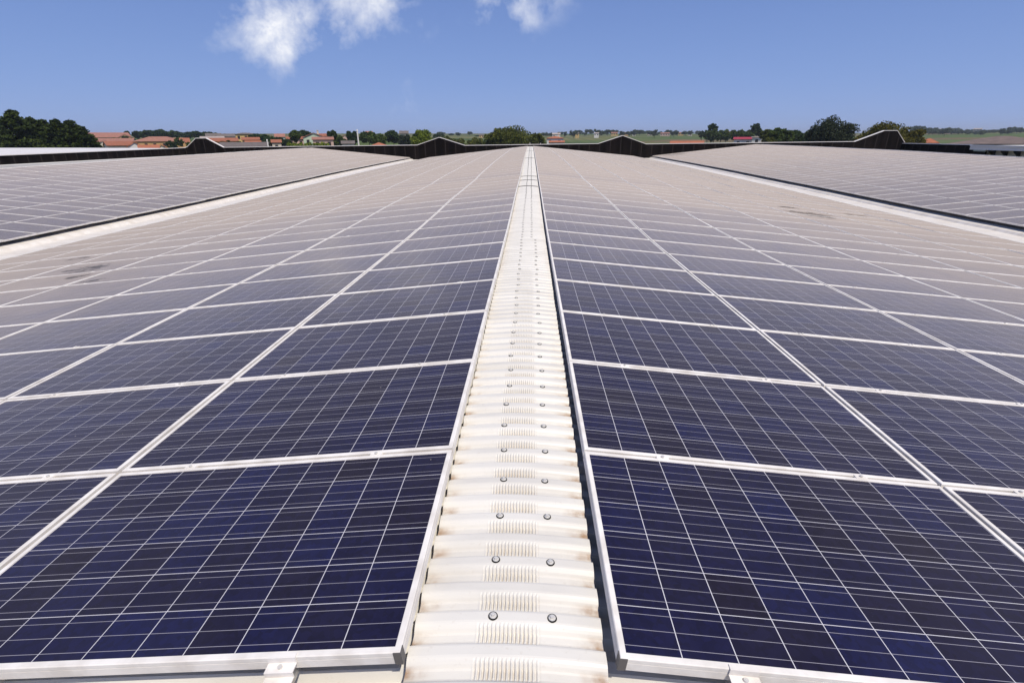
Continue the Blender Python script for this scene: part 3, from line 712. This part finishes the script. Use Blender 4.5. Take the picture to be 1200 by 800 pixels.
def house(x0, x1, yr, ye, Z, roof, wall, label, kind='gable', depth=None, floors=1, yaw=0.0, group=None, chim=False, gface=False, arch=False):
    cL, cRt = W(x0, ye, Z), W(x1, ye, Z); c = (cL+cRt)/2; wd = (cRt-cL).length; dp = depth or min(10, max(6, wd*.7))
    away = Vector((c.x, c.y, 0)).normalized(); ang = math.atan2(away.y, away.x)-math.pi/2+yaw
    gz = min(terrain(c.x+dx_, c.y+dy_) for dx_ in (-6, 6) for dy_ in (-6, 6))-.2
    ze = c.z-gz; zt = W((x0+x1)/2, yr, Z).z-gz
    root = empty('house', (c.x, c.y, gz), ang); tag(root, label, 'house', group)
    h = wd/2; e = .35
    mb = MB(); mb.box(-h+e, h-e, e, dp-e, 0, ze-.02)
    if gface: mb.quad((-h+e, e, ze-.02), (h-e, e, ze-.02), (0, e, zt-.25)); mb.quad((-h+e, dp-e, ze-.02), (0, dp-e, zt-.25), (h-e, dp-e, ze-.02))
    elif kind == 'gable':
        for xx in (-h+e, h-e): mb.quad((xx, e, ze-.02), (xx, dp-e, ze-.02), (xx, dp/2, zt-.2))
    mb.build('wall', wall, root)
    rf = MB(); th = .16
    def slab(*P):
        A = [Vector(q) for q in P]; n = (A[1]-A[0]).cross(A[2]-A[0]).normalized(); n = n if n.z > 0 else -n; B = [q+n*th for q in A]
        rf.quad(*A); rf.quad(*B)
        for i in range(len(A)): j = (i+1) % len(A); rf.quad(A[i], A[j], B[j], B[i])
    if gface:
        slab((-h, 0, ze), (0, 0, zt), (0, dp, zt), (-h, dp, ze)); slab((0, 0, zt), (h, 0, ze), (h, dp, ze), (0, dp, zt))
    elif kind == 'hip':
        r_ = min(h*.98, dp/2)
        slab((-h, 0, ze), (h, 0, ze), (h-r_, dp/2, zt), (-h+r_, dp/2, zt)); slab((-h, dp, ze), (-h+r_, dp/2, zt), (h-r_, dp/2, zt), (h, dp, ze))
        slab((-h, 0, ze), (-h+r_, dp/2, zt), (-h, dp, ze)); slab((h, 0, ze), (h, dp, ze), (h-r_, dp/2, zt))
    else:
        slab((-h, 0, ze), (h, 0, ze), (h, dp/2, zt), (-h, dp/2, zt)); slab((-h, dp, ze), (-h, dp/2, zt), (h, dp/2, zt), (h, dp, ze))
    ro_ = rf.build('roof', roof, root)
    if chim:
        q = MB(); q.box(h*.3, h*.3+.7, dp*.38, dp*.38+.7, zt-1.2, zt+.9).box(h*.3-.1, h*.3+.8, dp*.38-.1, dp*.38+.8, zt+.901, zt+1.05); q.build('chimney', WC, ro_)
    nw = max(1, int(wd/3.0)); ww = .55
    rg = random.Random(int(x0*3+yr))
    for fl_ in range(floors):
        zc_ = ze-1.35-fl_*2.9
        if zc_ < 1: break
        for i in range(nw):
            xx = -h+wd*(i+.5)/nw+rg.uniform(-.2, .2)
            wv = MB(); wv.box(xx-ww, xx+ww, e-.05, e+.02, zc_-.75, zc_+.65); wo_ = wv.build('window', M_WFR, root)
            wv = MB(); wv.box(xx-ww+.1, xx+ww-.1, e-.08, e-.052, zc_-.65, zc_+.55); wv.build('pane', M_WIN, wo_)
    return root
gh = 'houses of the village on the left'
house(104, 150, 155.5, 161.5, 300, TP, WC, 'long faded red roofed house highest on the left by the conifers', floors=0, yaw=.1, depth=22)
house(112, 152, 162.5, 166.5, 240, TP, WC, 'cream house with faded roof at foot of the conifers', floors=1, yaw=-.15, depth=14)
house(116, 129, 164.5, 168, 205, TP, WC, 'small cream gabled house with arched porch by the conifers', gface=True, floors=1, depth=9)
house(138, 156, 157.5, 162.5, 270, TP, WY, 'small yellow gabled house among faded red roofs', gface=True, floors=1, depth=10)
house(160, 213, 160.5, 166, 215, TP, WO, 'long ochre house with faded red hip roof and many windows', 'hip', floors=1, depth=13)
house(128, 156, 166, 171, 170, TR, WC, 'low house with terracotta roof nearest to the conifers', floors=1, depth=12, yaw=.1)
house(150, 167, 166.5, 172.5, 160, TO, WW, 'white gabled house with dark attic window', gface=True, floors=1, depth=9)
house(164, 186, 170.5, 174.5, 150, TO, WW, 'low orange roof just over the white roof edge', floors=0, depth=9)
house(184, 196, 169.5, 174, 155, TO, WC, 'tiny cream gable house left of the left parapet gable', gface=True, floors=0, depth=8)
house(205, 222, 162, 167.5, 230, TR, WO, 'small ochre house hidden by left parapet gable', floors=1)
house(236, 262, 160, 162.5, 290, TW, WC, 'flat pale roofed house behind the row of red roofs', floors=0, depth=20)
house(242, 259, 156.5, 160, 330, TG, WC, 'grey roofed house left of two above the village', floors=0)
house(259, 276, 157, 160.5, 335, TG, WC, 'grey roofed house right of two above the village', floors=0, yaw=.1)
house(244, 278, 162, 166, 225, TR, WY, 'long terracotta roofed house with yellow walls', floors=1, depth=10)
house(276, 299, 156, 157.6, 250, TG, WY, 'three storey yellow apartment house with grey roof', 'hip', floors=2)
house(284, 304, 161.3, 164.5, 215, TR, WO, 'terracotta roof in front of the yellow apartment house', floors=1)
house(288, 306, 165.5, 168.5, 180, TO, WO, 'low orange roofed house above the grey barn roof', floors=1)
house(252, 270, 165, 168.5, 190, TO, WY, 'small orange roofed yellow house behind the grey barn', gface=True, floors=1)
house(258, 312, 167.5, 172.5, 125, TG, WC, 'low barn with weathered grey roof beyond the parapet', floors=0, depth=12, yaw=-.1)
house(318, 330, 164, 167.5, 190, TR, WC, 'small red roofed house among dark trees', floors=1)
house(322, 334, 157, 161, 250, TP, WW, 'white house with faded roof behind the dark trees', floors=1)
house(355, 381, 156, 161.5, 200, TP, WG, 'pale green gabled house behind the left crest', gface=True, floors=2, depth=12, chim=True)
house(372, 385, 157, 160, 215, TR, WC, 'red roofed wing behind the pale green house', floors=1)
house(366, 391, 161, 164, 175, TP, WP, 'pink balcony house in front of the pale green house', floors=2, depth=10)
house(336, 357, 160.5, 163.5, 210, TR, WP, 'red roofed house left of the pale green house', floors=1)
house(399, 410, 158, 162, 230, TP, WP, 'pinkish house between dark trees', floors=1, gface=True)
house(400, 416, 165.5, 169, 160, TG, WW, 'grey roofed house left of the white pole', floors=1)
house(428, 437, 154, 157.5, 300, TP, WC, 'small house peeking over trees right of the pole', floors=0)
house(468, 479, 153.5, 157, 290, TG, WC, 'dark roofed house above the trees left of gable', floors=1)
house(431, 458, 168, 173, 118, TO, WC, 'orange hip roof just over the far parapet', 'hip', floors=0, depth=9)
house(640, 661, 160, 162.5, 235, TO, WW, 'white two storey farmhouse with red roof beside broad tree', 'hip', floors=2, depth=11, chim=True)
house(643, 662, 165.4, 167.2, 228, TO, WW, 'low red roofed front wing of the white farmhouse', floors=1, depth=6)
house(647, 657, 156, 157.8, 520, TW, WW, 'distant white villa above the white farmhouse', floors=1)
house(785, 824, 166, 170.5, 130, TO, WC, 'long orange tiled roof beyond the far parapet', floors=0, depth=8)
house(860, 882, 161.2, 163.6, 215, newmat('red_roof_paint', (.36, .03, .035), .5), WW, 'white barn with flat dark red roof in the field', floors=1, depth=10)
house(881, 893, 160.8, 161.2, 205, TW, WW, 'tall pale block at the right of the red roofed barn', floors=1, depth=9)
house(1078, 1098, 163, 168.5, 110, TO, WC, 'red pyramid roof between golden tree and brown roof', 'hip', floors=0, depth=7)
house(1121, 1224, 160.8, 170, 84, TB, WC, 'large house with brown hip roof behind the white canopy', 'hip', floors=0, depth=13, chim=False)
for i, (a, b, y, Z, r_, w_) in enumerate(((561, 567, 157.5, 600, TG, WY), (674, 679, 155.5, 640, TG, WY), (696, 702, 155.5, 640, TW, WW), (716, 724, 155, 760, TP, WY), (727, 737, 155, 770, TP, WO), (741, 745, 156, 760, TP, WC), (758, 766, 155.5, 800, TW, WC), (774, 785, 155.5, 740, TP, WP), (795, 801, 155, 780, TP, WY), (806, 811, 155.5, 760, TG, WC), (852, 858, 154, 700, TP, WP), (1098, 1103, 151, 800, TW, WC), (1110, 1116, 152, 800, TW, WP), (1142, 1150, 150.5, 820, TW, WC))):
    house(a, b, y, y+1.1, Z, r_, w_, ['tiny yellow house right of the left dark gable', 'tiny yellow house on the hill right of farmhouse', 'tiny white villa on the hill before right gable', 'tiny yellow house above the right dark gable', 'tiny ochre house above the right dark gable', 'tiny cream house right of the ochre one', 'tiny pale house over the fields', 'tiny pink row house over the fields', 'tiny yellow house left of the field edge trees', 'tiny grey roofed house beside field edge trees', 'tiny pink house behind the field edge trees', 'tiny pale house on the right skyline', 'tiny pink house on the right skyline', 'tiny pale house above the brown roof'][i], floors=1, group='distant houses', depth=9)

# ------------------------------------------------------------------ neighbouring white roof (left) and canopy building (right)
nb = empty('neighbour_shed', (-66, 40, GZ)); tag(nb, 'neighbouring shed with a low white roof at the left, in front of the conifers', 'building')
mb = MB(); mb.box(-24.4, 26, -38, 24, 0, -.35-GZ); mb.build('wall', WW, nb)
mb = MB(); z1 = .10-GZ
pr = [(24.2, z1+.16), (12, z1+.30), (0, z1+.38), (-12, z1+.50), (-26, z1+.58)]
Y1, Y2, DZ = -39, 22.8, .27
for (a, za), (b, zb) in zip(pr, pr[1:]):
    za -= .10; zb -= .10
    mb.quad((a, Y1, za), (a, Y2, za+DZ), (b, Y2, zb+DZ), (b, Y1, zb)); mb.quad((a, Y1, za-.3), (b, Y1, zb-.3), (b, Y2, zb-.3), (a, Y2, za-.3))
    mb.quad((a, Y2, za+DZ), (a, Y2, za-.3), (b, Y2, zb-.3), (b, Y2, zb+DZ)); mb.quad((a, Y1, za), (b, Y1, zb), (b, Y1, zb-.3), (a, Y1, za-.3))
for (a, za) in (pr[0], pr[-1]):
    za -= .10; mb.quad((a, Y1, za), (a, Y1, za-.3), (a, Y2, za-.3), (a, Y2, za+DZ))
mb.build('roof', m_white_sheet('neighbour_roof_paint', False, (.80, .75, .69), (.68, .62, .56)), nb)

cn = empty('canopy_building', (46.5, 30, GZ)); tag(cn, 'low building with pale flat canopy and dark brackets at right edge', 'building')
mb = MB(); mb.box(-3.25, 5, -26, 22.6, 0, -.13-GZ); mb.build('wall', var_mat('beige_plaster', (.74, .68, .54), (.62, .57, .45), .8), cn)
mb = MB(); mb.box(-4.3, 5.6, -26.5, 23.2, -.12-GZ, .26-GZ); mb.box(-4.38, -4.304, -26.5, 23.2, .20-GZ, .32-GZ); mb.build('canopy', newmat('pale_grey_concrete', (.88, .82, .73), .8), cn)
for i in range(34):
    mb = MB(); y = -21.5+i*1.3; M0 = -GZ
    B0 = [(-3.85, -.124), (-3.26, -.124), (-3.26, -1.2), (-3.38, -1.2), (-3.42, -.60), (-3.85, -.24)]
    for yy in (y, y+.14): mb.quad(*[(a_, yy, b_+M0) for a_, b_ in B0])
    for (a_, b_), (c_, d_) in zip(B0, B0[1:]+B0[:1]): mb.quad((a_, y, b_+M0), (c_, y, d_+M0), (c_, y+.14, d_+M0), (a_, y+.14, b_+M0))
    mb.build('bracket', newmat('dark_steel', (.03, .025, .022), .6) if i == 0 else bpy.data.materials['dark_steel'], cn)

# poles
def pole(px, yt, Z, r, label, mat, arm=False):
    p_ = W(px, yt, Z); gz = terrain(p_.x, p_.y); root = empty('light_pole', (p_.x, p_.y, gz)); tag(root, label, 'pole'); H = p_.z-gz
    mb = MB(); mb.cyl((0, 0, 0), r*1.3, H, 12, r*.8); mb.build('shaft', mat, root)
    mb = MB(); mb.cyl((0, 0, H+.002), r*1.1, .25, 12, r*.5); mb.build('cap', mat, root)
    mb = MB(); mb.cyl((0, 0, 0), r*2.4, .25, 12); mb.build('base_collar', mat, root)
pole(418.5, 153.5, 100, .16, 'tall white pole between the trees beyond the left crest', M_FLASH)
pole(313, 165, 95, .14, 'short pale pole beside the grey barn roof', M_FLASH)
pole(621, 169.5, 70, .05, 'small thin vent pole past the end of the ridge', M_FLASH)
pole(633.5, 169.8, 70, .05, 'small thin vent pole right of the ridge end', M_FLASH)

# ------------------------------------------------------------------ the air
hm = bpy.data.materials.new('air'); hm.use_nodes = True; hn = hm.node_tree; hn.nodes.clear()
ho = hn.nodes.new('ShaderNodeOutputMaterial'); hv = hn.nodes.new('ShaderNodeVolumePrincipled'); hn.links.new(hv.outputs[0], ho.inputs['Volume'])
hv.inputs['Color'].default_value = (.86, .92, 1, 1); hv.inputs['Density'].default_value = .00016; hv.inputs['Anisotropy'].default_value = .2
mb = MB(); mb.box(-9100, 9100, -9100, 9100, GZ-60, 60); hz = mb.build('haze', hm); tag(hz, kind='stuff')
